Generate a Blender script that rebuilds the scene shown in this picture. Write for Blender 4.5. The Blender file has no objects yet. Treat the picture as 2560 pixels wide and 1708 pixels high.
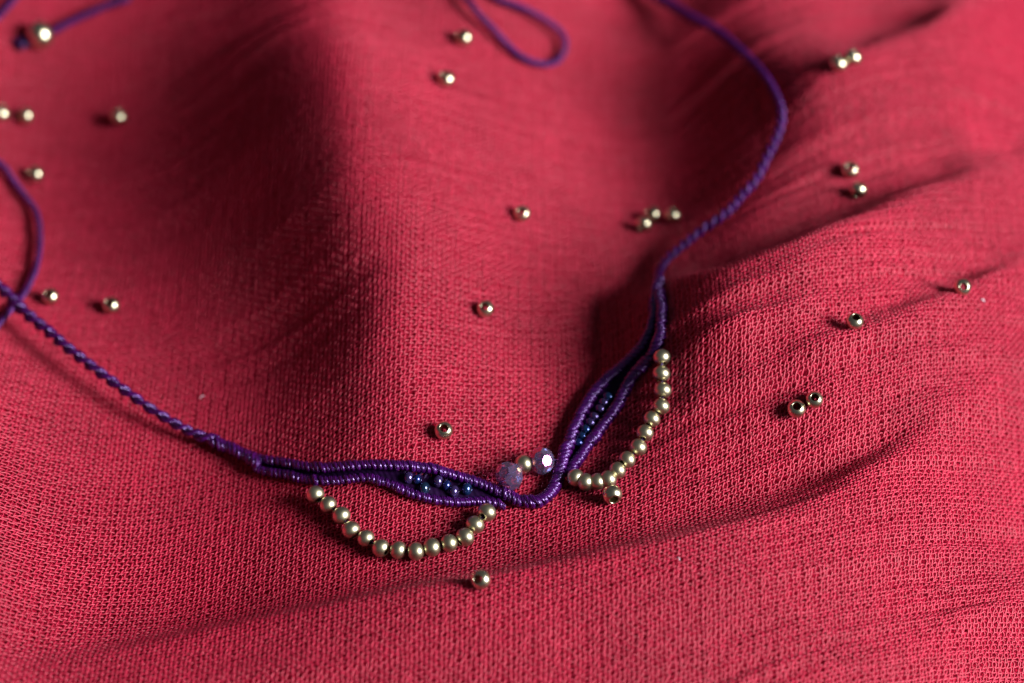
import bpy, math, random
import numpy as np
from mathutils import Vector, Matrix

MM = 0.001
rng = np.random.default_rng(7)
random.seed(7)
sc = bpy.context.scene
COL = sc.collection

# ------------------------------------------------------------------ camera
ELEV = math.radians(50.0)          # camera looks down on the cloth
DIST = 450.0                       # mm to the middle of the cloth
LENS, SENSOR = 58.0, 22.3
FWD = np.array([0.0, math.cos(ELEV), -math.sin(ELEV)])
UP = np.array([0.0, math.sin(ELEV), math.cos(ELEV)])
RIGHT = np.array([1.0, 0.0, 0.0])
CAMP = -FWD * DIST
cam = bpy.data.objects.new('camera', bpy.data.cameras.new('camera'))
COL.objects.link(cam)
cam.location = Vector(CAMP * MM)
cam.rotation_euler = (math.pi / 2 - ELEV, 0, 0)
cam.data.lens = LENS
cam.data.sensor_width = SENSOR
cam.data.clip_start = 0.01
cam.data.clip_end = 50
cam.data.dof.use_dof = True
cam.data.dof.focus_distance = 0.423
cam.data.dof.aperture_fstop = 5.3
sc.camera = cam

# ------------------------------------------------------------------ light
world = bpy.data.worlds.new('World')
sc.world = world
world.use_nodes = True
bg = world.node_tree.nodes['Background']
bg.inputs[0].default_value = (0.80, 0.86, 1.0, 1)
bg.inputs[1].default_value = 0.062

AZ, EL = math.radians(-18), math.radians(28)
LDIR = Vector((math.cos(EL) * math.cos(AZ), math.cos(EL) * math.sin(AZ), math.sin(EL)))
win = bpy.data.lights.new('window_light', 'AREA')
win.shape = 'RECTANGLE'
win.size, win.size_y = 0.55, 0.65
win.energy = 41
win.color = (1.0, 0.985, 0.975)
wo = bpy.data.objects.new('window_light', win)
COL.objects.link(wo)
wo.location = LDIR * 1.3
wo.rotation_euler = LDIR.to_track_quat('Z', 'Y').to_euler()

sc.view_settings.view_transform = 'Standard'
sc.view_settings.look = 'None'
sc.view_settings.gamma = 1
sc.view_settings.exposure = 0
sc.cycles.use_denoising = True
sc.cycles.max_bounces = 8
sc.cycles.transmission_bounces = 8
sc.cycles.caustics_refractive = True
sc.cycles.caustics_reflective = False
sc.cycles.sample_clamp_indirect = 4

# ------------------------------------------------------------------ pixel <-> place (photo pixels 2560 x 1708)
K = SENSOR / LENS / 2560.0


def ray(u, v):
    d = FWD + RIGHT * ((u - 1280) * K) + UP * ((854 - v) * K)
    return d


def to_pixel(X, Y, Z):
    dx, dy, dz = X - CAMP[0], Y - CAMP[1], Z - CAMP[2]
    f = dy * FWD[1] + dz * FWD[2]
    up = dy * UP[1] + dz * UP[2]
    return 1280 + dx / f / K, 854 - up / f / K


def on_plane(u, v, z=0.0):
    d = ray(u, v)
    t = (z - CAMP[2]) / d[2]
    return CAMP + d * t


# ------------------------------------------------------------------ the cloth's height field (mm)
GX0, GX1, GY0, GY1, GS = -130.0, 130.0, -95.0, 125.0, 0.4
gx = np.arange(GX0, GX1, GS)
gy = np.arange(GY0, GY1, GS)
XX, YY = np.meshgrid(gx, gy)


def blur(a, s):
    n = int(3 * s / GS)
    k = np.exp(-0.5 * (np.arange(-n, n + 1) * GS / s) ** 2)
    k /= k.sum()
    for ax in (0, 1):
        p = [(0, 0), (0, 0)]
        p[ax] = (n, n)
        b = np.pad(a, p, mode='edge')
        a = np.apply_along_axis(lambda r: np.convolve(r, k, 'valid'), ax, b)
    return a


# sideways slope of the big soft folds, read at a coarse grid of picture points
SU = np.array([-250, 0, 160, 330, 490, 600, 700, 820, 930, 1090, 1310, 1500, 1640, 1740, 1850, 1960, 2120, 2300, 2480, 2700], float)
SV = np.array([-200, 40, 220, 430, 650, 870, 1090, 1300, 1500, 1800], float)
SP = np.array([
    # -250    0   160   330   490   600   700   820   930  1090  1310  1500  1640  1740  1850  1960  2120  2300  2480  2700
    [-.20, -.10, 0.0, 0.10, .22, .28, .25, .08, -.15, -.05, -.20, -.10, .20, .28, .20, .05, .00, .10, -.35, -.3],
    [-.35, -.20, -.05, .10, .28, .36, .32, .10, -.20, .05, -.20, -.15, .20, .36, .28, .10, .00, .08, -.40, -.4],
    [-.55, -.45, -.08, .20, .42, .46, .46, .30, -.15, -.28, -.25, -.15, .14, .46, .58, .34, -.05, -.20, -.42, -.4],
    [-.45, -.28, .00, .20, .40, .44, .46, .40, .04, -.30, -.30, -.25, .08, .42, .44, .14, .00, .00, -.20, -.3],
    [-.30, -.12, .00, .14, .30, .40, .46, .48, .22, -.28, -.25, -.12, .15, .26, .18, .00, -.15, -.15, -.10, -.2],
    [-.30, -.15, -.05, .02, .10, .20, .34, .44, .30, -.20, -.15, .12, .36, .18, -.10, -.10, -.12, -.18, -.22, -.3],
    [-.45, -.36, -.22, -.08, .02, .08, .20, .28, .12, -.22, -.12, .08, .10, -.08, -.12, -.12, -.12, -.18, -.25, -.3],
    [-.60, -.55, -.32, -.12, .00, .02, .04, .04, -.02, -.04, .00, .02, -.02, -.06, -.06, -.08, -.12, -.20, -.32, -.3],
    [-.60, -.55, -.34, -.14, -.02, .02, .02, .02, .00, .00, -.03, -.04, -.06, -.08, -.10, -.14, -.18, -.28, -.42, -.4],
    [-.40, -.30, -.15, -.06, -.05, -.05, -.05, -.05, -.05, -.05, -.05, -.08, -.10, -.12, -.14, -.18, -.22, -.32, -.45, -.4]])


def interp2(u, v):
    iu = np.clip(np.interp(u, SU, np.arange(len(SU))), 0, len(SU) - 1.001)
    iv = np.clip(np.interp(v, SV, np.arange(len(SV))), 0, len(SV) - 1.001)
    a, b = iu.astype(int), iv.astype(int)
    fu, fv = iu - a, iv - b
    fu, fv = fu * fu * (3 - 2 * fu), fv * fv * (3 - 2 * fv)
    return (SP[b, a] * (1 - fu) + SP[b, a + 1] * fu) * (1 - fv) + (SP[b + 1, a] * (1 - fu) + SP[b + 1, a + 1] * fu) * fv


def integrate(p, lam=0.30):
    p = p.copy()
    p[:, :4] = 0
    p[:, -4:] = 0
    div = np.gradient(p, GS, axis=1)
    e = np.concatenate([div, div[:, ::-1]], 1)
    e = np.concatenate([e, e[::-1]], 0)
    kx = 2 * np.pi * np.fft.fftfreq(e.shape[1], GS)[None, :]
    ky = 2 * np.pi * np.fft.fftfreq(e.shape[0], GS)[:, None]
    den = -(kx ** 2 + lam ** 2 * ky ** 2)
    den[0, 0] = 1
    z = np.fft.fft2(e) / den
    z[0, 0] = 0
    return np.real(np.fft.ifft2(z))[:p.shape[0], :p.shape[1]]


TILT = np.array([0.8, 1.0, 0.8])
ZBIG = np.zeros_like(XX)
for _ in range(3):
    U, V = to_pixel(XX, YY, ZBIG)
    ZBIG = integrate(blur(interp2(U, V) * 2.1, 2.6), 0.35)
    A_ = np.stack([np.ones_like(XX), XX, YY, XX * YY / 50], -1)          # the table under it is level
    sel = (np.abs(YY) < 70) & (np.abs(XX) < 90)
    co = np.linalg.lstsq(A_[sel], ZBIG[sel], rcond=None)[0]
    co[1:] *= TILT
    ZBIG = ZBIG - A_ @ co


def bilerp(G, X, Y):
    fx = np.clip((np.asarray(X) - GX0) / GS, 0, len(gx) - 1.001)
    fy = np.clip((np.asarray(Y) - GY0) / GS, 0, len(gy) - 1.001)
    a, b = fx.astype(int), fy.astype(int)
    fx, fy = fx - a, fy - b
    return (G[b, a] * (1 - fx) + G[b, a + 1] * fx) * (1 - fy) + (G[b + 1, a] * (1 - fx) + G[b + 1, a + 1] * fx) * fy


def place(G, u, v, off=0.0):
    z = 0.0
    for _ in range(40):
        p = on_plane(u, v, z)
        z = 0.5 * z + 0.5 * (float(bilerp(G, p[0], p[1])) + off)
    return on_plane(u, v, z)


# creases: crest lines in the picture, (u, v, height mm), width behind the crest, width before it
CREASE_H = 2.5
CREASES = [
    ([(-200, 1720, .8), (150, 1660, 1.5), (500, 1590, 2.0), (800, 1535, 2.5), (1050, 1485, 2.7), (1300, 1440, 2.8), (1600, 1380, 2.8),
      (1850, 1328, 2.7), (2030, 1278, 2.6), (2171, 1222, 2.5), (2320, 1140, 2.0), (2450, 1050, 1.4), (2600, 940, 1.0), (2800, 850, .5)], 5.6, 19),
    ([(1500, 790, 0), (1650, 735, 1.8), (1800, 690, 3.6), (2000, 620, 5.0), (2200, 550, 5.2), (2400, 485, 4.4), (2600, 430, 3.4), (2850, 380, 1)], 9.5, 21),
    ([(1700, 920, 0), (1900, 890, .8), (2100, 850, 2.2), (2280, 798, 3.0), (2450, 735, 3.0), (2600, 655, 2.0), (2850, 560, .8)], 5.0, 14),
    ([(1900, 230, 0), (2020, 190, 1.2), (2180, 140, 2.0), (2350, 80, 2.4), (2520, 15, 2.0), (2750, -60, 1)], 7.5, 15),
    ([(1560, 880, 0), (1680, 850, .6), (1850, 800, .8), (2000, 755, .5), (2100, 730, 0)], 3.6, 9),
    ([(1750, 1090, 0), (1950, 1050, .5), (2200, 985, .9), (2400, 900, .9), (2600, 800, .5), (2700, 760, 0)], 4.2, 11),
    ([(1800, 1720, 0), (2000, 1690, .3), (2200, 1640, .8), (2350, 1590, 1.1), (2480, 1540, 1.2), (2600, 1480, 1.2), (2800, 1380, .5)], 3.6, 10),
    ([(1900, 420, 0), (2050, 360, .5), (2250, 300, .8), (2450, 230, .7), (2650, 160, .3)], 5.0, 11),
    ([(250, 1090, 0), (450, 1080, .3), (620, 1040, .5), (760, 985, .7), (900, 900, .6), (1000, 820, .3), (1080, 760, 0)], 10.0, 9),
]
ZC = ZBIG.copy()
fy_ = np.clip((-28 - YY) / 45, 0, 1.3)
ZC -= 5 * fy_ * fy_ * np.clip((XX + 60) / 70, 0, 1)      # the front edge hangs a little
for line, wb, wf in CREASES:
    P = np.array([list(place(ZC, u, v, CREASE_H * a)[:2]) + [a] for u, v, a in line])
    xs = np.linspace(P[0, 0], P[-1, 0], 200)
    # smooth the crest line
    yc = np.interp(xs, P[:, 0], P[:, 1])
    am = np.interp(xs, P[:, 0], P[:, 2])
    kk = np.ones(15) / 15
    yc = np.convolve(np.pad(yc, 7, mode='edge'), kk, 'valid')
    am = np.convolve(np.pad(am, 7, mode='edge'), kk, 'valid')
    am[0] = 0 if P[0, 2] == 0 else am[0]
    sl = np.gradient(yc, xs)
    Yc = np.interp(XX, xs, yc)
    A = np.interp(XX, xs, am, left=am[0], right=am[-1])
    D = (YY - Yc) / np.sqrt(1 + np.interp(XX, xs, sl) ** 2)
    W = np.where(D > 0, wb * 0.85, wf)
    ZC += CREASE_H * A * np.exp(-(D / W) ** 2)


def value_noise(x, y, seed):
    r = np.random.default_rng(seed).random((256, 256)) * 2 - 1
    xi, yi = np.floor(x).astype(int), np.floor(y).astype(int)
    fx, fy = x - xi, y - yi
    fx, fy = fx * fx * fx * (fx * (fx * 6 - 15) + 10), fy * fy * fy * (fy * (fy * 6 - 15) + 10)
    a, b = xi & 255, yi & 255
    a1, b1 = (xi + 1) & 255, (yi + 1) & 255
    return (r[b, a] * (1 - fx) + r[b, a1] * fx) * (1 - fy) + (r[b1, a] * (1 - fx) + r[b1, a1] * fx) * fy


def fcurve(X):                      # the weft and the crinkles run along Y = q + fcurve(X)
    return 0.27 * X + 0.0011 * X * X


Q = YY - fcurve(XX)
wob = 1.6 * value_noise(XX / 22 + 9, Q / 14 + 5, 11)
crink = (value_noise(XX / 32 + 40, (Q + wob) / 2.3 + 80, 3) * 0.24
         + value_noise(XX / 42 + 10, (Q + wob) / 4.3 + 20, 4) * 0.34
         + value_noise(XX / 18 + 70, (Q + wob) / 1.5 + 33, 5) * 0.07)
crink += 0.085 * np.sin(2 * np.pi * (Q + 1.3 * wob) / 2.9) * np.clip(0.5 + 1.4 * value_noise(XX / 34 + 5, Q / 7 + 15, 44), 0, 1.3)
U, V = to_pixel(XX, YY, ZC)
mask = 0.35 + 0.75 * np.clip((U - 1500) / 500, 0, 1) + 0.12 * np.exp(-((U - 720) / 400) ** 2 - ((V - 620) / 400) ** 2)
mask *= np.clip(0.75 + 0.7 * value_noise(XX / 30 + 3, YY / 24 + 7, 21), 0.15, 1.5)
ZS = ZC + 0.25 * value_noise(XX / 16 + 2, YY / 13 + 1, 8) * 1.6
ZF = ZS + crink * mask * 1.65
ZSOFT = blur(ZF, 1.6)               # what a cord feels


# ------------------------------------------------------------------ materials
def mat(name):
    m = bpy.data.materials.new(name)
    m.use_nodes = True
    return m, m.node_tree, m.node_tree.nodes['Principled BSDF']


def link(nt, a, b):
    nt.links.new(a, b)


def cloth_material(name, sheet=False):
    m, nt, b = mat(name)
    N = nt.nodes
    tc = N.new('ShaderNodeTexCoord')
    n1 = N.new('ShaderNodeTexNoise')
    n1.inputs['Scale'].default_value = 900
    n1.inputs['Detail'].default_value = 3
    r = N.new('ShaderNodeValToRGB')
    r.color_ramp.elements[0].position = 0.3
    r.color_ramp.elements[0].color = (0.40, 0.009, 0.038, 1)
    r.color_ramp.elements[1].position = 0.7
    r.color_ramp.elements[1].color = (0.56, 0.017, 0.064, 1)
    link(nt, tc.outputs['Object'], n1.inputs['Vector'])
    link(nt, n1.outputs[0], r.inputs[0])
    n2 = N.new('ShaderNodeTexNoise')
    n2.inputs['Scale'].default_value = 55
    n2.inputs['Detail'].default_value = 4
    hs = N.new('ShaderNodeHueSaturation')
    mr = N.new('ShaderNodeMapRange')
    mr.inputs['From Min'].default_value = 0.3
    mr.inputs['From Max'].default_value = 0.7
    mr.inputs['To Min'].default_value = 0.88
    mr.inputs['To Max'].default_value = 1.10
    link(nt, tc.outputs['Object'], n2.inputs['Vector'])
    link(nt, n2.outputs[0], mr.inputs[0])
    link(nt, mr.outputs[0], hs.inputs['Value'])
    link(nt, r.outputs[0], hs.inputs['Color'])
    link(nt, hs.outputs[0], b.inputs['Base Color'])
    b.inputs['Roughness'].default_value = 0.48
    b.inputs['Specular IOR Level'].default_value = 0.6
    b.inputs['Sheen Weight'].default_value = 0.06
    b.inputs['Sheen Roughness'].default_value = 0.4
    b.inputs['Sheen Tint'].default_value = (1.0, 0.45, 0.75, 1)
    if sheet:      # backing layer of the same cloth; shade between threads painted in as darker red
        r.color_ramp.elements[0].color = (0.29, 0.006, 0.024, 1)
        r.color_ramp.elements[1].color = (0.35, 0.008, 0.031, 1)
        w = N.new('ShaderNodeTexChecker')
        uv = N.new('ShaderNodeUVMap')
        w.inputs['Scale'].default_value = 1.0
        bp = N.new('ShaderNodeBump')
        bp.inputs['Strength'].default_value = 0.3
        b.inputs['Specular IOR Level'].default_value = 0.0
        b.inputs['Sheen Weight'].default_value = 0.0
        bp.inputs['Distance'].default_value = 0.0002
        link(nt, uv.outputs[0], w.inputs['Vector'])
        link(nt, w.outputs[1], bp.inputs['Height'])
        link(nt, bp.outputs[0], b.inputs['Normal'])
    return m


def thread_material(name, col, col2, rough=0.36, spec=0.6, twist=1.0):
    m, nt, b = mat(name)
    N = nt.nodes
    uv = N.new('ShaderNodeUVMap')
    sp = N.new('ShaderNodeSeparateXYZ')
    link(nt, uv.outputs[0], sp.inputs[0])
    a = N.new('ShaderNodeMath'); a.operation = 'MULTIPLY_ADD'     # filaments: 7 round the thread, laid at a slant
    a.inputs[1].default_value = 7.0
    mu = N.new('ShaderNodeMath'); mu.operation = 'MULTIPLY'
    mu.inputs[1].default_value = twist
    link(nt, sp.outputs[0], mu.inputs[0])
    link(nt, sp.outputs[1], a.inputs[0])
    link(nt, mu.outputs[0], a.inputs[2])
    s2 = N.new('ShaderNodeMath'); s2.operation = 'MULTIPLY'
    s2.inputs[1].default_value = 2 * math.pi
    link(nt, a.outputs[0], s2.inputs[0])
    si = N.new('ShaderNodeMath'); si.operation = 'SINE'
    link(nt, s2.outputs[0], si.inputs[0])
    bp = N.new('ShaderNodeBump')
    bp.inputs['Strength'].default_value = 0.55
    bp.inputs['Distance'].default_value = 0.00006
    link(nt, si.outputs[0], bp.inputs['Height'])
    link(nt, bp.outputs[0], b.inputs['Normal'])
    tc = N.new('ShaderNodeTexCoord')
    n1 = N.new('ShaderNodeTexNoise')
    n1.inputs['Scale'].default_value = 1100
    r = N.new('ShaderNodeValToRGB')
    r.color_ramp.elements[0].position = 0.35
    r.color_ramp.elements[0].color = (*col, 1)
    r.color_ramp.elements[1].position = 0.65
    r.color_ramp.elements[1].color = (*col2, 1)
    link(nt, tc.outputs['Object'], n1.inputs['Vector'])
    link(nt, n1.outputs[0], r.inputs[0])
    link(nt, r.outputs[0], b.inputs['Base Color'])
    b.inputs['Roughness'].default_value = rough
    b.inputs['Specular IOR Level'].default_value = spec
    b.inputs['IOR'].default_value = 1.65
    b.inputs['Specular Tint'].default_value = (0.62, 0.44, 1.0, 1)
    return m


def brass_material(name, col, rough):
    m, nt, b = mat(name)
    N = nt.nodes
    b.inputs['Metallic'].default_value = 1
    b.inputs['Base Color'].default_value = (*col, 1)
    tc = N.new('ShaderNodeTexCoord')
    n1 = N.new('ShaderNodeTexNoise')
    n1.inputs['Scale'].default_value = 1500
    n1.inputs['Detail'].default_value = 5
    mr = N.new('ShaderNodeMapRange')
    mr.inputs['To Min'].default_value = rough - 0.07
    mr.inputs['To Max'].default_value = rough + 0.09
    link(nt, tc.outputs['Object'], n1.inputs['Vector'])
    link(nt, n1.outputs[0], mr.inputs[0])
    link(nt, mr.outputs[0], b.inputs['Roughness'])
    bp = N.new('ShaderNodeBump')
    bp.inputs['Strength'].default_value = 0.04
    bp.inputs['Distance'].default_value = 0.00005
    link(nt, n1.outputs[0], bp.inputs['Height'])
    link(nt, bp.outputs[0], b.inputs['Normal'])
    return m


M_YARN = cloth_material('red_crepe_yarn')
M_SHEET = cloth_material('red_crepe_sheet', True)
M_WRAP = thread_material('purple_waxed_thread', (0.026, 0.001, 0.050), (0.066, 0.002, 0.110), 0.25, 1.0)
M_CORD = thread_material('purple_cord', (0.030, 0.001, 0.056), (0.070, 0.002, 0.115), 0.38, 0.6)
M_DARK = thread_material('purple_core', (0.012, 0.001, 0.024), (0.024, 0.002, 0.045), 0.45, 0.5)
M_BED = thread_material('purple_bed', (0.008, 0.001, 0.016), (0.016, 0.001, 0.03), 0.7, 0.15)
M_BRASS = brass_material('satin_brass', (0.63, 0.585, 0.40), 0.36)
M_BRASS2 = brass_material('polished_brass', (0.66, 0.615, 0.43), 0.27)


M_BORE = brass_material('dull_brass_bore', (0.16, 0.11, 0.05), 0.5)  # unpolished bore wall, its colour also darkened to paint in the hole's shade


def glass_material():
    m, nt, b = mat('purple_crystal')
    b.inputs['Base Color'].default_value = (0.64, 0.50, 0.95, 1)
    b.inputs['Transmission Weight'].default_value = 0.90
    b.inputs['Roughness'].default_value = 0.0
    b.inputs['IOR'].default_value = 1.6
    b.inputs['Thin Film Thickness'].default_value = 240
    b.inputs['Thin Film IOR'].default_value = 2.2
    return m


M_GLASS = glass_material()


def seed_material(name, col, film):
    m, nt, b = mat(name)
    b.inputs['Base Color'].default_value = (*col, 1)
    b.inputs['Metallic'].default_value = 0.75
    b.inputs['Roughness'].default_value = 0.17
    b.inputs['Thin Film Thickness'].default_value = film
    b.inputs['Thin Film IOR'].default_value = 1.7
    b.inputs['Coat Weight'].default_value = 0.6
    b.inputs['Coat Roughness'].default_value = 0.08
    return m


M_SEED = [seed_material('iris_teal', (0.015, 0.06, 0.21), 320),
          seed_material('iris_violet', (0.10, 0.055, 0.22), 380),
          seed_material('iris_blue', (0.015, 0.04, 0.22), 320),
          seed_material('iris_green', (0.02, 0.06, 0.14), 320)]
m, nt, b = mat('white_lint')
b.inputs['Base Color'].default_value = (0.75, 0.75, 0.85, 1)
b.inputs['Roughness'].default_value = 0.6
M_LINT = m


# ------------------------------------------------------------------ mesh helpers
def mesh_from(name, verts, quads, uvs=None, smooth=True):
    """verts (n,3) in mm, quads (m,4)"""
    me = bpy.data.meshes.new(name)
    verts = np.asarray(verts, np.float32) * MM
    quads = np.asarray(quads, np.int32)
    me.vertices.add(len(verts))
    me.vertices.foreach_set('co', verts.ravel())
    k = quads.shape[1]
    me.loops.add(quads.size)
    me.loops.foreach_set('vertex_index', quads.ravel())
    me.polygons.add(len(quads))
    me.polygons.foreach_set('loop_start', np.arange(0, quads.size, k, dtype=np.int32))
    me.polygons.foreach_set('loop_total', np.full(len(quads), k, np.int32))
    me.polygons.foreach_set('use_smooth', np.full(len(quads), smooth, bool))
    if uvs is not None:
        l = me.uv_layers.new(name='UVMap')
        l.data.foreach_set('uv', np.asarray(uvs, np.float32)[quads.ravel()].ravel())
    me.update(calc_edges=True)
    me.validate()
    return me


def obj(name, me, material=None, parent=None, loc=None):
    o = bpy.data.objects.new(name, me)
    COL.objects.link(o)
    if material is not None:
        if not me.materials:
            me.materials.append(material)
        elif me.materials[0] is not material:
            o.material_slots[0].link = 'OBJECT'
            o.material_slots[0].material = material
    if loc is not None:
        o.location = Vector(loc) * MM
    if parent is not None:
        o.parent = parent
        if parent.parent is None:
            o.location = o.location - parent.location
    return o


def tag(o, label, cat, group=None):
    o['label'] = label
    o['category'] = cat
    if group:
        o['group'] = group


def catmull(P, n=12):
    P = np.asarray(P, float)
    P = np.vstack([2 * P[0] - P[1], P, 2 * P[-1] - P[-2]])
    t = np.linspace(0, 1, n, endpoint=False)[:, None]
    out = []
    for i in range(1, len(P) - 2):
        a, b, c, d = P[i - 1:i + 3]
        out.append(0.5 * (2 * b + (c - a) * t + (2 * a - 5 * b + 4 * c - d) * t ** 2 + (3 * b - a - 3 * c + d) * t ** 3))
    out.append(P[-2][None])
    return np.vstack(out)


def resample(P, step):
    d = np.r_[0, np.cumsum(np.linalg.norm(np.diff(P, axis=0), axis=1))]
    n = max(2, int(d[-1] / step) + 1)
    s = np.linspace(0, d[-1], n)
    return np.stack([np.interp(s, d, P[:, k]) for k in range(P.shape[1])], 1)


def path(pts, radius, step=0.25, smooth=1.5):
    """picture points (u, v[, lift mm]) -> centre line on the cloth, (n,3) mm"""
    pts = [(p[0], p[1], p[2] if len(p) > 2 else 0.0) for p in pts]
    C = catmull(pts, 10)
    W = np.array([place(ZSOFT, u, v, radius + 0.22 + l) for u, v, l in C])
    W = resample(W, step)
    n = int(smooth / step)
    if n > 0 and len(W) > 4 * n:
        k = np.hanning(2 * n + 3)[1:-1]
        k /= k.sum()
        h = len(k) // 2
        ext = np.vstack([2 * W[0] - W[h:0:-1], W, 2 * W[-1] - W[-2:-h - 2:-1]])
        W = np.stack([np.convolve(ext[:, j], k, 'valid') for j in range(3)], 1)
    return W


def frames(C):
    T = np.gradient(C, axis=0)
    T /= np.linalg.norm(T, axis=1)[:, None] + 1e-9
    S = np.cross(T, [0, 0, 1.0])
    S /= np.linalg.norm(S, axis=1)[:, None] + 1e-9
    return T, S, np.cross(S, T)


def tube(C, ra, rb=None, A=None, B=None, sides=8, caps=True):
    """tube round C with half-widths ra along A and rb along B"""
    n = len(C)
    if A is None:
        _, A, B = frames(C)
    ra = np.broadcast_to(np.asarray(ra, float), (n,))
    rb = ra if rb is None else np.broadcast_to(np.asarray(rb, float), (n,))
    th = np.linspace(0, 2 * np.pi, sides, endpoint=False)
    V = C[:, None, :] + (A[:, None, :] * (ra[:, None] * np.cos(th))[:, :, None]) + (B[:, None, :] * (rb[:, None] * np.sin(th))[:, :, None])
    V = V.reshape(-1, 3)
    L = np.r_[0, np.cumsum(np.linalg.norm(np.diff(C, axis=0), axis=1))]
    uv = np.stack([np.repeat(L, sides), np.tile(th / (2 * np.pi), n)], 1)
    i = np.arange(n - 1)[:, None] * sides
    j = np.arange(sides)[None]
    j2 = (j + 1) % sides
    F = np.stack([i + j, i + sides + j, i + sides + j2, i + j2], -1).reshape(-1, 4)
    if caps and sides == 8:
        e = (n - 1) * sides
        F = np.vstack([F, [[0, 1, 2, 7], [2, 3, 6, 7], [3, 4, 5, 6]],
                       [[e, e + 7, e + 2, e + 1], [e + 7, e + 6, e + 3, e + 2], [e + 6, e + 5, e + 4, e + 3]]])
    return V, F, uv


def join(parts):
    V, F, Uv, o = [], [], [], 0
    for v, f, u in parts:
        V.append(v); F.append(f + o); Uv.append(u)
        o += len(v)
    return np.vstack(V), np.vstack(F), np.vstack(Uv)


def at(C, s):
    d = np.r_[0, np.cumsum(np.linalg.norm(np.diff(C, axis=0), axis=1))]
    return np.stack([np.interp(s, d, C[:, k]) for k in range(C.shape[1])], -1), d[-1]


def wrapped(C, R, pitch=0.75, shear=0.45, seed=0, flat=0.9, knots=(), rthread=None):
    """cord closely wrapped with thread: core plus slanted coils; R scalar or per point of C"""
    r = np.random.default_rng(seed)
    T, S, N = frames(C)
    R = np.broadcast_to(np.asarray(R, float), (len(C),))
    d = np.r_[0, np.cumsum(np.linalg.norm(np.diff(C, axis=0), axis=1))]
    L = d[-1]
    turns = L / pitch
    n = int(turns * 16)
    tt = np.linspace(0, turns, n)
    th = 2 * np.pi * tt
    # uneven lay of the coils
    kk = np.arange(int(turns) + 3)
    jr = np.interp(tt, kk, 1 + r.normal(0, 0.085, len(kk)))
    js = np.interp(tt, kk, r.normal(0, 0.14, len(kk)))
    s0 = tt * pitch + js * pitch
    Rs = np.interp(np.clip(s0, 0, L), d, R)
    for ks, ka in knots:
        Rs = Rs * (1 + ka * np.exp(-((s0 - ks * L) / 0.75) ** 2) * (0.6 + 0.4 * np.sin(th)))
    rt = (rthread or pitch * 0.51)
    Rr = (Rs - rt * 0.62) * jr
    s = np.clip(s0 + shear * Rs * np.cos(th), 0, L)

    def ip(Ar):
        return np.stack([np.interp(s, d, Ar[:, q]) for q in range(3)], 1)
    c, sv, nv = ip(C), ip(S), ip(N)
    rad = sv * np.cos(th)[:, None] + nv * (flat * np.sin(th))[:, None]
    P = c + rad * Rr[:, None]
    t = np.gradient(P, axis=0)
    t /= np.linalg.norm(t, axis=1)[:, None] + 1e-9
    rad /= np.linalg.norm(rad, axis=1)[:, None]
    ax = np.cross(t, rad)
    ax /= np.linalg.norm(ax, axis=1)[:, None] + 1e-9
    rad = np.cross(ax, t)
    wv = np.interp(tt, kk, rt * (1 + r.normal(0, 0.10, len(kk))))
    coil = tube(P, wv, rt * 0.66, ax, rad, 8)
    core = tube(C, np.maximum(R - rt * 1.0, 0.15), None, S, N, 8)
    return join([coil, core])


def rope(C, R, lay, strands=2, sub=3, sublay=1.6, seed=0, rvar=0.04):
    """strand centre lines twisted round C, each a bundle of threads; returns a list of (V,F,uv)"""
    r = np.random.default_rng(seed)
    T, S, N = frames(C)
    d = np.r_[0, np.cumsum(np.linalg.norm(np.diff(C, axis=0), axis=1))]
    R = np.broadcast_to(np.asarray(R, float), (len(C),))
    ph0 = 2 * np.pi * (d / lay + 0.10 * value_noise(d / 7.0, d * 0 + seed, 91))
    out = []
    for k in range(strands):
        ph = ph0 + 2 * np.pi * k / strands
        rs = R * (0.46 if strands == 2 else 0.5)
        P = C + (S * np.cos(ph)[:, None] + N * np.sin(ph)[:, None]) * (R - rs)[:, None]
        t2, s2, n2 = frames(P)
        if sub <= 1:
            out.append(tube(P, rs * 1.04, None, s2, n2, 8))
            continue
        parts = []
        for j in range(sub):
            p2 = -2 * np.pi * d / sublay + 2 * np.pi * j / sub + k
            rt = rs * (0.56 if sub == 3 else 0.52)
            jj = 1 + rvar * value_noise(d / 2.0 + 31 * j, d * 0 + 17 * k, 5)
            Q2 = P + (s2 * np.cos(p2)[:, None] + n2 * np.sin(p2)[:, None]) * ((rs - rt) * jj)[:, None]
            parts.append(tube(Q2, rt, None, sides=8))
        out.append(join(parts))
    return out


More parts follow.
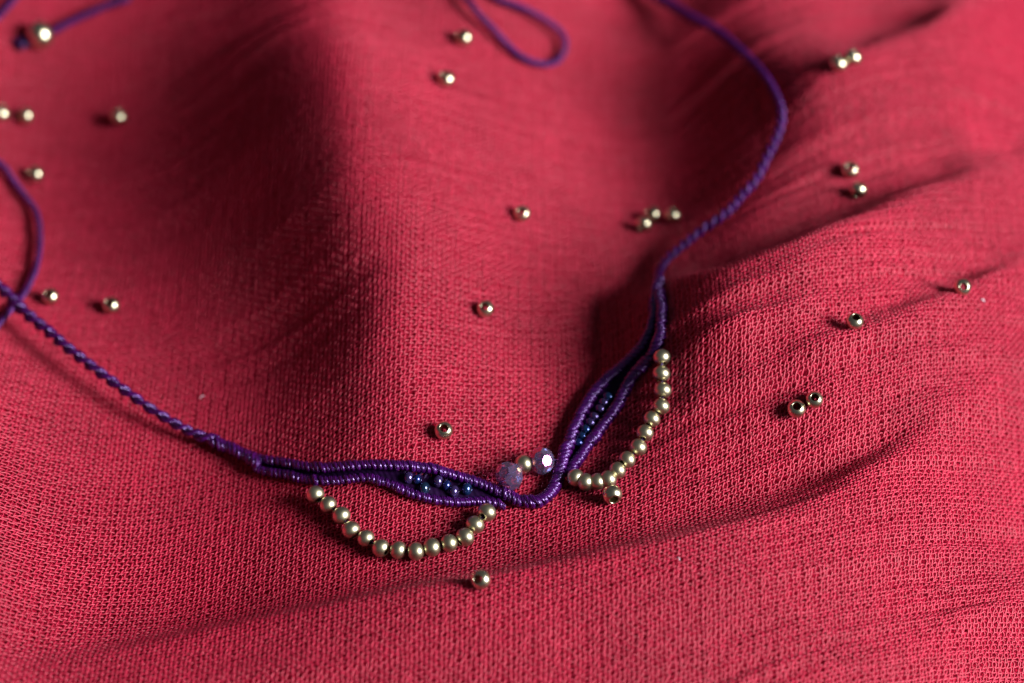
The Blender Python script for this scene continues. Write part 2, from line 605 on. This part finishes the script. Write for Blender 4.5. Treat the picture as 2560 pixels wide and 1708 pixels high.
def bead_mesh(name, R=1.0, hole=0.36, squash=0.92, seg=32, ring=18):
    """round bead with a bored hole along Z; radius R mm"""
    a0 = math.asin(hole + 0.07)
    prof = []
    for i in range(ring + 1):
        a = a0 + (math.pi - 2 * a0) * i / ring
        prof.append((math.sin(a), math.cos(a) * squash))
    zt = prof[0][1]
    top = [(hole, zt - 0.16), (hole + 0.008, zt - 0.06), (hole + 0.035, zt - 0.012)]
    bot = [(x, -z) for x, z in reversed(top)]
    prof = top + prof + bot
    pr = np.array(prof) * R
    n = len(pr)
    th = np.linspace(0, 2 * np.pi, seg, endpoint=False)
    V = np.stack([pr[:, None, 0] * np.cos(th), pr[:, None, 0] * np.sin(th), np.repeat(pr[:, 1:2], seg, 1)], -1).reshape(-1, 3)
    i = np.arange(n)[:, None] * seg
    i2 = ((np.arange(n) + 1) % n)[:, None] * seg
    j = np.arange(seg)[None]
    j2 = (j + 1) % seg
    F = np.stack([i + j, i2 + j, i2 + j2, i + j2], -1).reshape(-1, 4)
    me = mesh_from(name, V, F)
    me.materials.append(M_BRASS)
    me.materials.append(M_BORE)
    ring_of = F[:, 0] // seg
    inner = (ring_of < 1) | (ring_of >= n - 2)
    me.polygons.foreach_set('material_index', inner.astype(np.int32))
    return me


FACETS = []
for lat, off, h in ((23, 0, 1.0), (-23, .5, 1.0), (56, .5, .97), (-56, 0, .97)):
    for k in range(8):
        a, la = 2 * math.pi * (k + off) / 8, math.radians(lat)
        FACETS.append((Vector((math.cos(la) * math.cos(a), math.cos(la) * math.sin(a), math.sin(la))), h))
FACETS += [(Vector((0, 0, 1)), .9), (Vector((0, 0, -1)), .9)]


def crystal_mesh(name, R):
    """cut bead: every facet is one plane cut off a block, axis along Z"""
    import bmesh
    bm = bmesh.new()
    bmesh.ops.create_cube(bm, size=2.6 * R * MM)
    for n, h in FACETS:
        r = bmesh.ops.bisect_plane(bm, geom=bm.verts[:] + bm.edges[:] + bm.faces[:], plane_co=n * h * 0.95 * R * MM, plane_no=n, clear_outer=True, dist=1e-8)
        ed = [e for e in bm.edges if e.is_boundary]
        if ed:
            bmesh.ops.holes_fill(bm, edges=ed, sides=0)
    bmesh.ops.recalc_face_normals(bm, faces=bm.faces)
    me = bpy.data.meshes.new(name)
    bm.to_mesh(me)
    bm.free()
    me.polygons.foreach_set('use_smooth', np.zeros(len(me.polygons), bool))
    return me


def best_spin(axis, H, away=False):
    """turn about the bead's axis at which a facet sends the window light to the camera (or none does)"""
    q = Vector(axis).normalized().to_track_quat('Z', 'Y').to_matrix()
    sc_ = []
    for k in range(90):
        sp = k / 90 * math.pi / 4
        M = q @ Matrix.Rotation(sp, 3, 'Z')
        sc_.append((max((M @ n).dot(H) for n, h in FACETS[:32]), sp))
    return (min if away else max)(sc_)[1]


def aim(o, axis, spin=0.0):
    q = Vector(axis).normalized().to_track_quat('Z', 'Y')
    o.rotation_euler = (q.to_matrix() @ Matrix.Rotation(spin, 3, 'Z')).to_euler()


def seen_axis(hx, hy, sign=1):
    """hole direction from where the hole shows on the bead (fractions of its radius, right and up)"""
    w = math.sqrt(max(0.0, 1 - hx * hx - hy * hy))
    return RIGHT * hx + UP * hy - FWD * w


# ------------------------------------------------------------------ the cloth
PIT = 0.64
I0, I1 = int(-104 / PIT), int(104 / PIT)
NI = I1 - I0
# weft range follows the slanting weft lines
QA, QB = -98.0, 112.0
NJ = int((QB - QA) / PIT)


WX = [-106.0]                       # warp threads draw together where the cloth is crinkled
while WX[-1] < 106:
    f_ = min(max((WX[-1] - 5) / 55, 0), 1)
    WX.append(WX[-1] + 0.75 - 0.17 * f_ * f_ * (3 - 2 * f_))
WX = np.array(WX)
NI = len(WX)


def yarns():
    r = np.random.default_rng(5)
    parts = []
    SUB = 2
    # warp: along Y at constant X
    for kind in (0, 1):
        if kind == 0:
            ii = np.arange(NI)
            tj = np.arange(0, NJ, 1.0 / SUB)
            a, t = np.meshgrid(ii, tj, indexing='ij')
            X = WX[a]
            q = QA + t * PIT
            ph = a + t
            lat = r.normal(0, 0.05, (NI, 1)) + 0.13 * value_noise(a * 3.7, t / 2.3, 61) + 0.10 * value_noise(a * 9.1, t * 0.97, 68) + 0.10 * value_noise(a * 5.3, t / 9.0, 62)
            X = X + lat + 0.14 * np.sin(np.pi * ph)
            Y = q + fcurve(X)
            side = np.array([1.0, 0, 0])
        else:
            jj = np.arange(NJ)
            ti = np.arange(0, NI, 1.0 / SUB)
            a, t = np.meshgrid(jj, ti, indexing='ij')
            X = np.interp(t, np.arange(NI), WX)
            q = QA + a * PIT + r.normal(0, 0.05, (NJ, 1)) + 0.13 * value_noise(a * 4.1, t / 2.1, 63) + 0.09 * value_noise(a * 8.3, t * 0.93, 69) + 0.10 * value_noise(a * 6.1, t / 11.0, 64)
            ph = a + t + 1
            Y = q + fcurve(X) + 0.06 * np.sin(np.pi * ph)
            side = np.array([0, 1.0, 0])
        A = (0.16 if kind == 0 else 0.165) * (1 - 0.15 * np.clip(X / 60, 0, 1)) * (1 + 0.75 * value_noise(a * 2.9, t * 0.83, 65 + kind))
        Z = bilerp(ZF, X, Y) + A * np.cos(np.pi * ph)
        P = np.stack([X, Y, Z], -1)
        w = (0.165 if kind == 0 else 0.155) * (1 + 0.04 * np.clip(X / 60, 0, 1)) * (1 + 0.22 * value_noise(a * 7.7, t / 3.0, 71 + kind))
        tz = 0.125
        # keep what can come near the frame
        U, V = to_pixel(X, Y, Z)
        keep = (U > -130) & (U < 2690) & (V > -130) & (V < 1850)
        n0, n1 = X.shape
        up = np.array([0, 0, 1.0])
        c = [P + side * w[..., None], P + up * tz, P - side * w[..., None], P - up * tz]
        verts = np.stack(c, 2)                       # n0,n1,4,3
        idx = (np.arange(n0)[:, None] * n1 + np.arange(n1 - 1)[None]) * 4
        ok = keep[:, :-1] & keep[:, 1:]
        idx = idx[ok]
        F = []
        for k in range(4):
            k2 = (k + 1) % 4
            q4 = [idx + k, idx + k2, idx + 4 + k2, idx + 4 + k]
            F.append(np.stack(q4 if kind == 0 else q4[::-1], -1))
        F = np.concatenate(F, 0)
        used, inv = np.unique(F.ravel(), return_inverse=True)
        parts.append((verts.reshape(-1, 3)[used], inv.reshape(-1, 4), np.zeros((len(used), 2))))
    V, F, _ = join(parts)
    return mesh_from('weave', V, F)


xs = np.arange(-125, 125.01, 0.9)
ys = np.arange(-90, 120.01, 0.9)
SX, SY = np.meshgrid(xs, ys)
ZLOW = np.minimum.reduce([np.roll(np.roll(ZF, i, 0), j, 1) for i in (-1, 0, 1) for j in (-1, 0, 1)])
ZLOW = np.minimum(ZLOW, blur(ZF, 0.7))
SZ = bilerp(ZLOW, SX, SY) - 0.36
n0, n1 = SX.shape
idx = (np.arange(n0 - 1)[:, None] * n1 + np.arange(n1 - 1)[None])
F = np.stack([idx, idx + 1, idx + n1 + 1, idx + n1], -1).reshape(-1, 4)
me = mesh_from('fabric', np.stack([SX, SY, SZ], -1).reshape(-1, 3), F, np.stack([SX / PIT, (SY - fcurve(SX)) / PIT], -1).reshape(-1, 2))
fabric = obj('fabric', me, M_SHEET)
fabric['kind'] = 'structure'
fabric['label'] = 'crinkled red crepe fabric lying in soft folds'
weave = obj('weave', yarns(), M_YARN, fabric)
weave['kind'] = 'stuff'

# ------------------------------------------------------------------ the necklace
neck = bpy.data.objects.new('necklace', None)
COL.objects.link(neck)
neck.empty_display_size = 0.01
neck.location = Vector(place(ZSOFT, 1290, 1255)) * MM
tag(neck, 'purple macrame choker with wrapped cords, brass bead strings and two violet crystals', 'necklace')


def z1(x, y): return (480 + x / 2.9375, 1050 + y / 2.9375)
def z2(x, y): return (1180 + x / 3.409, 840 + y / 3.409)
def z3(x, y): return (1500 + x / 2.0625, y / 2.0625)
def z4(x, y): return (x / 3.408, y / 3.408)
def z5(x, y): return (x / 2.0109, 380 + y / 2.0109)
def z6(x, y): return (1060 + x / 2.613, y / 2.613)


def part(name, geo, material, parent=neck, smooth=True):
    V, F, uv = geo
    o = obj(name, mesh_from(name, V, F, uv, smooth), material, parent, (0, 0, 0))
    return o


# main wrapped cord: along the left leaf's upper edge, round the bend, up the right leaf's outer edge
main_px = [z1(430, 262), z1(500, 285), z1(600, 302), z1(750, 327), z1(900, 350), z1(1080, 342), z1(1250, 327), z1(1450, 330), z1(1600, 337), z1(1780, 362),
           z1(1950, 412), z1(2100, 457), z1(2200, 502), z1(2330, 560), z2(215, 1300), z2(300, 1350), z2(390, 1400), z2(480, 1420), z2(570, 1405),
           z2(655, 1350), z2(710, 1270), z2(742, 1180), z2(765, 1090), z2(795, 1000), z2(830, 900), z2(870, 790), z2(925, 680), z2(995, 555), z2(1075, 445),
           z2(1170, 350), z2(1270, 265), z2(1370, 170), z2(1450, 85), z2(1500, 0), (1630, 812), (1637, 775), (1641, 745)]
C = path(main_px, 0.95)
d = np.linspace(0, 1, len(C))
Rm = np.interp(d, [0, .12, .30, .42, .50, .60, .78, .9, 1], [.84, .90, .92, .92, 1.06, 1.14, 1.10, 1.02, .85])
part('wrapped_cord', wrapped(C, Rm, 0.88, 0.8, 1, knots=((.14, .25), (.33, .30), (.475, .22), (.525, .35), (.66, .30), (.83, .15))), M_WRAP)
# lower edge of the left leaf
low_px = [z1(455, 352), z1(530, 378), z1(620, 392), z1(730, 412), z1(850, 440), z1(980, 446), z1(1100, 440), z1(1230, 422), z1(1330, 432), z1(1450, 470), z1(1560, 520),
          z1(1680, 560), z1(1800, 588), z1(1950, 604), z1(2100, 596), z1(2190, 600), z1(2290, 625)]
part('wrapped_cord', wrapped(path(low_px, 0.75), 0.82, 0.88, 0.75, 2, knots=((.18, .3), (.28, .35), (.95, .2))), M_WRAP)
# inner edge of the right leaf
right_px = [z2(835, 1170), z2(870, 1100), z2(930, 1020), z2(990, 925), z2(1060, 835), z2(1150, 715), z2(1235, 600), z2(1290, 490), z2(1335, 395), z2(1405, 300),
            z2(1480, 230), z2(1550, 135), z2(1590, 45), (1652, 822), (1655, 790), (1654, 760), (1648, 730)]
part('wrapped_cord', wrapped(path(right_px, 0.85), 1.0, 0.86, 0.75, 3, knots=((.60, .3), (.7, .25))), M_WRAP)
# thick wrapped ends where the leaves run into the twisted cords
part('wrapped_end', wrapped(path([(520, 1098), z1(180, 168), z1(260, 200), z1(340, 235), z1(430, 285), z1(500, 325)], 1.1), 1.18, 0.88, 0.9, 4, knots=((.5, .1),)), M_WRAP)
part('wrapped_end', wrapped(path([(1648, 700), (1642, 722), (1638, 745), (1634, 775)], 1.0), 1.0, 0.9, 0.5, 5), M_WRAP)
# dark filler threads that tie each leaf's two edges together
def fill(a, b, n, r0, seed):
    rr = np.random.default_rng(seed)
    Ca, Cb = path(a, .5), path(b, .5)
    La, Lb = at(Ca, 0)[1], at(Cb, 0)[1]
    g = []
    for k in range(n):
        f = (k + .5) / n + rr.normal(0, .25 / n)
        pa, pb = at(Ca, f * La)[0], at(Cb, (f + rr.normal(0, .2 / n)) * Lb)[0]
        P = pa[None] * (1 - np.linspace(0, 1, 7)[:, None]) + pb[None] * np.linspace(0, 1, 7)[:, None]
        P[:, 2] -= 0.15 + 0.5 * np.sin(np.linspace(0, np.pi, 7))
        g.append(tube(P, r0))
    return join(g)


part('tie_thread', fill(main_px[1:14], low_px[1:16], 24, 0.24, 1), M_DARK)
part('tie_thread', fill(main_px[22:36], right_px[:16], 22, 0.26, 2), M_DARK)

def bed(a, b, r0):
    Ca, Cb = path(a, .35), path(b, .35)
    f = np.linspace(0.03, 0.97, 160)
    A_, B_ = at(Ca, f * at(Ca, 0)[1])[0], at(Cb, f * at(Cb, 0)[1])[0]
    w = np.linalg.norm(A_ - B_, axis=1) * 0.5
    return tube((A_ + B_) / 2 - np.array([0, 0, .22]), np.maximum(w, 0.2), np.full(len(w), r0))


part('leaf_bed', bed(main_px[1:14], low_px[1:16], .3), M_BED)
part('leaf_bed', bed(main_px[22:36], right_px[:16], .3), M_BED)

# seed beads in the leaves
seed_me = bead_mesh('seed_bead', 1.0, 0.34, 0.80, 24, 12)
seeds = [((1022, 1195), 1.02, 1), ((1061, 1221), 1.08, 3), ((1096, 1204), 1.02, 1), ((1135, 1229), 1.02, 1), ((1167, 1223), 1.05, 0),
         ((1521, 994), 0.98, 0), ((1501, 1024), 0.92, 1), ((1486, 1043), 0.92, 1), ((1464, 1075), 0.95, 0), ((1446, 1108), 0.95, 2),
         ((1043, 1199), 0.85, 2), ((1117, 1214), 0.9, 2),
         ((1510, 1008), 0.9, 1), ((1476, 1058), 0.92, 1), ((1455, 1092), 0.9, 0)]
for k, ((u, v), r0, ci) in enumerate(seeds):
    o = obj('seed_bead', seed_me, M_SEED[ci], neck, place(ZSOFT, u, v, 1.15))
    o.scale = (r0, r0, r0)
    aim(o, (1, -.25, .15) if u < 1300 else (.55, .8, .1), k)

# brass bead strings
brass_me = bead_mesh('brass_bead', 1.0, 0.30, 0.93)
left_chain = [z1(*p) for p in ((905, 548), (1000, 625), (1097, 703), (1168, 808), (1278, 870), (1388, 940), (1515, 955), (1643, 965), (1762, 935),
                               (1888, 905), (2005, 860), (2078, 770), (2165, 680))]
right_chain = [z2(*p) for p in ((1618, 182), (1614, 322), (1625, 465), (1612, 600), (1532, 708), (1474, 826), (1418, 948), (1322, 1055), (1240, 1145),
                                (1160, 1222), (1068, 1242), (968, 1245), (882, 1208))]


def string(chain, R, before, after, lift):
    P = np.array([place(ZSOFT, u, v, R * 1.0 + 0.15 + l) for (u, v), l in zip(chain, lift)])
    E = np.vstack([place(ZSOFT, *before, 0.9), P, place(ZSOFT, *after, 0.9)])
    th = resample(catmull(E, 8), 0.4)
    part('bead_thread', tube(th, 0.20), M_DARK)
    for k in range(len(P)):
        rr = R * (1 + rng.normal(0, 0.022))
        o = obj('brass_bead', brass_me, M_BRASS, neck, P[k])
        o.scale = (rr,) * 3
        ax = E[k + 2] - E[k]
        aim(o, ax / np.linalg.norm(ax) + rng.normal(0, 0.16, 3), rng.random() * 6)


string(left_chain, 1.50, z1(900, 455), z1(2230, 610), [.3] + [0] * 11 + [.4])
string(right_chain, 1.42, z2(1590, 90), z2(835, 1150), [.6, .3] + [0.1] * 9 + [.3, .5])

# the two crystals with a brass bead between them
cr = crystal_mesh('crystal_bead', 2.2)
pA, pM, pB = place(ZSOFT, 1273, 1190, 2.4), place(ZSOFT, 1309, 1160, 2.3), place(ZSOFT, 1355, 1152, 2.3)
E = np.vstack([place(ZSOFT, 1240, 1218, 1.0), pA, pM, pB, place(ZSOFT, 1400, 1150, 1.3)])
part('bead_thread', tube(resample(catmull(E, 8), 0.4), 0.2), M_DARK)
Hv = (LDIR.normalized() - Vector(FWD)).normalized()
for p, ax, s, away in ((pA, pM - E[0], 1.05, True), (pB, E[4] - pM, 0.98, False)):
    sp = best_spin(ax, Hv, away)
    o = obj('crystal_bead', cr, M_GLASS, neck, p)
    aim(o, ax, sp)
    if not away:        # a last small turn puts one facet square to the window
        M = o.rotation_euler.to_matrix()
        nb = max((M @ n for n, h in FACETS[:32]), key=lambda n: n.dot(Hv))
        o.rotation_euler = (nb.rotation_difference(Hv).to_matrix() @ M).to_euler()
    o.scale = (s,) * 3
o = obj('brass_bead', brass_me, M_BRASS, neck, pM)
o.scale = (1.48,) * 3
aim(o, pB - pA, 1)

# twisted cords
left_rope = [(-260, 560, 3), (-120, 632, 3), z5(0, 685) + (3.0,), z5(60, 745) + (3.2,), z5(150, 828) + (3.2,), z5(240, 900) + (3.2,), z5(330, 978) + (3.4,), z5(430, 1055) + (3.4,),
             z5(530, 1130) + (3.2,), z5(640, 1210) + (2.8,), z5(750, 1287) + (2.2,), z5(870, 1362) + (1.4,), z5(980, 1418) + (.7,), z5(1090, 1455) + (.3,)]
C = path(left_rope, 1.1, 0.3)
Rr = np.interp(np.linspace(0, 1, len(C)), [0, .35, .75, .93, 1], [1.22, 1.20, 1.0, .98, 1.2])
st = rope(C, Rr, 5.2, 2, 3, 3.4, 3)
core = part('twisted_cord', tube(C, 0.45), M_DARK)
for g in st:
    part('strand', g, M_WRAP, core)
right_rope = [(1646, 712), (1645, 690, .2), (1660, 655, .5), (1704, 616, .8), (1752, 577, 1), (1810, 538, 1.2), (1849, 495, 1.4), (1888, 451, 1.6), (1917, 393, 2), (1946, 330, 2.5), (1953, 281, 3),
              (1936, 233, 3), (1902, 179, 3), (1849, 126, 3), (1791, 78, 2.5), (1718, 39, 2), (1655, 0, 1.5), (1560, -45, 1), (1450, -85, 1), (1330, -95, .5), (1235, -60, .5)]
C = path(right_rope, 0.8, 0.3)
Rr = np.interp(np.linspace(0, 1, len(C)), [0, .1, .4, .6, .8, 1], [.92, .88, .90, 1.0, 1.1, .9])
st = rope(C, Rr, 3.8, 2, 1, 2.0, 8)
core = part('twisted_cord', tube(C, 0.3), M_DARK)
for g in st:
    part('strand', g, M_CORD, core)
# loop that closes the necklace
loop_px = [(1235, -60), (1200, -45), z6(215, -75), z6(280, 0), z6(350, 92), z6(440, 183), z6(520, 270), z6(600, 345), z6(690, 397), z6(790, 418), z6(862, 398), z6(908, 340), z6(918, 270),
           z6(880, 200), z6(800, 138), z6(700, 80), z6(580, 28), z6(480, -5), (1215, -30), (1232, -62)]
lift = [.5, .8, 1, 1.2, 1.4, 1.4, 1.2, 1, .8, .8, .8, 1, 1.4, 1.6, 1.6, 1.4, 1, .8, .6, .5]
C = path([p + (l,) for p, l in zip(loop_px, lift)], 0.6, 0.3, 1.0)
part('cord_loop', join(rope(C, 0.74, 3.0, 2, 1, seed=5)), M_CORD)
# thin end of the left cord: out of the frame on the left, back in, under the twisted cord, out, and up to the closing bead
thin1 = [(-260, 560, 2.5), (-330, 490, 1), (-290, 400, .5), (-170, 355, .5), (-70, 372, .8), z5(0, 60) + (1.,), z5(60, 140) + (1.,), z5(120, 220) + (.8,), z5(178, 300) + (.8,), z5(195, 390) + (.8,),
         z5(195, 480) + (.8,), z5(180, 570) + (.6,), z5(150, 650) + (.4,), z5(108, 722) + (.1,), z5(55, 785) + (.1,), z5(0, 850) + (.3,), (-60, 860, .3), (-180, 870, .3), (-320, 760, .3),
         (-410, 560, .3), (-420, 330, .3), (-300, 170, .3), (-140, 105, .4), (-50, 75, .5), z4(0, 122) + (.6,), z4(60, 52) + (.8,), z4(115, -8) + (.8,), (70, -50, .6), (150, -75, .5), (260, -50, .5),
         (320, -8, .6), z4(1050, 8) + (.8,), z4(920, 48) + (1.,), z4(800, 98) + (1.2,), z4(680, 150) + (1.4,), z4(560, 208) + (1.4,), z4(470, 258) + (1.4,), (115, 85, 1.5)]
C = path(thin1, 0.6, 0.3, 1.0)
core = part('thin_cord', join(rope(C, 0.74, 3.0, 2, 1, seed=6)), M_CORD)
# closing bead and the knot behind it
big = obj('clasp_bead', brass_me, M_BRASS2, neck, place(ZSOFT, 99, 88, 2.75))
big.scale = (2.72,) * 3
aim(big, place(ZSOFT, 138, 76, 2.6) - place(ZSOFT, 60, 105, 1.6), 0)
kc = place(ZSOFT, 52, 108, 1.0)
tt = np.linspace(0, 2 * np.pi, 90)
kn = np.stack([np.sin(tt) + 2 * np.sin(2 * tt), np.cos(tt) - 2 * np.cos(2 * tt), -np.sin(3 * tt)], 1) * 0.42 + kc
part('knot', tube(kn, 0.55), M_DARK)

# ------------------------------------------------------------------ loose brass beads
loose_me = bead_mesh('loose_bead', 1.0, 0.42, 0.88)
G = 'loose brass beads scattered on the red fabric'
LOOSE = [  # u, v, radius mm, hole seen at (right, up) in radii, label
    (3, 283, 1.55, (.5, .75), 'outer brass bead of two close together below the large bead'),
    (63, 290, 1.55, (-.82, .0), 'brass bead with its hole turned sideways, below the large bead'),
    (296, 292, 1.52, (.45, .85), 'single brass bead with no hole showing, alone in the shade'),
    (87, 436, 1.50, (-.42, .25), 'brass bead beside the thin purple cord curve, its hole open towards it'),
    (125, 741, 1.50, (-.15, .38), 'brass bead with open hole, close to where two purple cords cross'),
    (277, 763, 1.52, (-.12, .42), 'brass bead with open hole, second out from the crossing of the purple cords'),
    (1158, 94, 1.50, (-.45, .35), 'brass bead beside the purple cord loop, the nearer one to it'),
    (1114, 197, 1.50, (-.05, .38), 'brass bead below the one that lies beside the purple cord loop'),
    (1213, 772, 1.45, (-.08, .32), 'lone brass bead on the bright slope, between crystals and loop, hole facing up'),
    (1109, 1076, 1.52, (.08, .36), 'lone brass bead with round open hole, just above the left leaf of the necklace'),
    (1202, 1449, 1.52, (-.42, .12), 'lone brass bead by the long crease, below the hanging bead string'),
    (1304, 534, 1.48, (.0, .25), 'lone brass bead on the bright slope, between the loop and the trio of beads'),
    (1609, 561, 1.46, (-.35, -.6), 'brass bead at the lower end of the trio beside the right-hand cord'),
    (1631, 536, 1.46, (-.55, .35), 'middle brass bead of the trio beside the right-hand cord'),
    (1682, 538, 1.46, (.3, .9), 'brass bead of the trio lying closest to the right-hand cord'),
    (2096, 159, 1.50, (.35, .9), 'brass bead of a touching pair by the upper crease, nearer to the cord'),
    (2132, 143, 1.50, (.4, .88), 'brass bead of a touching pair by the upper crease, farther from the cord'),
    (2125, 424, 1.46, (.0, .28), 'brass bead with open hole, upper of two in the shaded fold'),
    (2146, 476, 1.48, (-.3, -.75), 'brass bead with no hole showing, lower of two in the shaded fold'),
    (2406, 718, 1.45, (.06, .06), 'lone brass bead with its hole facing the viewer, in the dark crease'),
    (2137, 803, 1.45, (.08, .62), 'lone brass bead with its hole facing up, at the start of the dark crease'),
    (1991, 1022, 1.48, (-.05, .40), 'brass bead with open hole, nearer of the pair beside the right bead string'),
    (2036, 999, 1.44, (-.05, .36), 'brass bead with open hole, farther of the pair out from the right bead string'),
    (1531, 1237, 1.62, (.2, -.62), 'brass bead lying against the foot of the right bead string, hole facing down'),
]
for u, v, R, hole, lab in LOOSE:
    R *= (1.06 if v < 450 else 1.0) * (1 + random.uniform(-.02, .02))
    o = obj('brass_bead', loose_me, M_BRASS2, None, place(ZSOFT, u, v, R + 0.12))
    o.scale = (R,) * 3
    aim(o, seen_axis(*hole), random.random() * 6)
    tag(o, lab, 'bead', G)

# ------------------------------------------------------------------ specks of lint
for (u, v, du, dv, r0, lab) in ((1692, 1395, 7, 6, .07, 'tiny white lint speck just below the long crease'),
                                (500, 996, 9, -6, .06, 'tiny white lint speck on the fabric above the twisted cord'),
                                (2453, 750, 7, 5, .09, 'pale lint speck beside the bead in the dark crease')):
    a, b2 = place(ZF, u, v, .35), place(ZF, u + du, v + dv, .35)
    mid = (a + b2) / 2 + np.array([.1, .1, .25])
    P = resample(catmull([a, mid, b2], 8), 0.12)
    V, F, uv = tube(P, r0)
    c0 = P.mean(0)
    o = obj('lint', mesh_from('lint', V - c0, F, uv), M_LINT, None, c0)
    tag(o, lab, 'lint', 'specks of lint on the fabric')
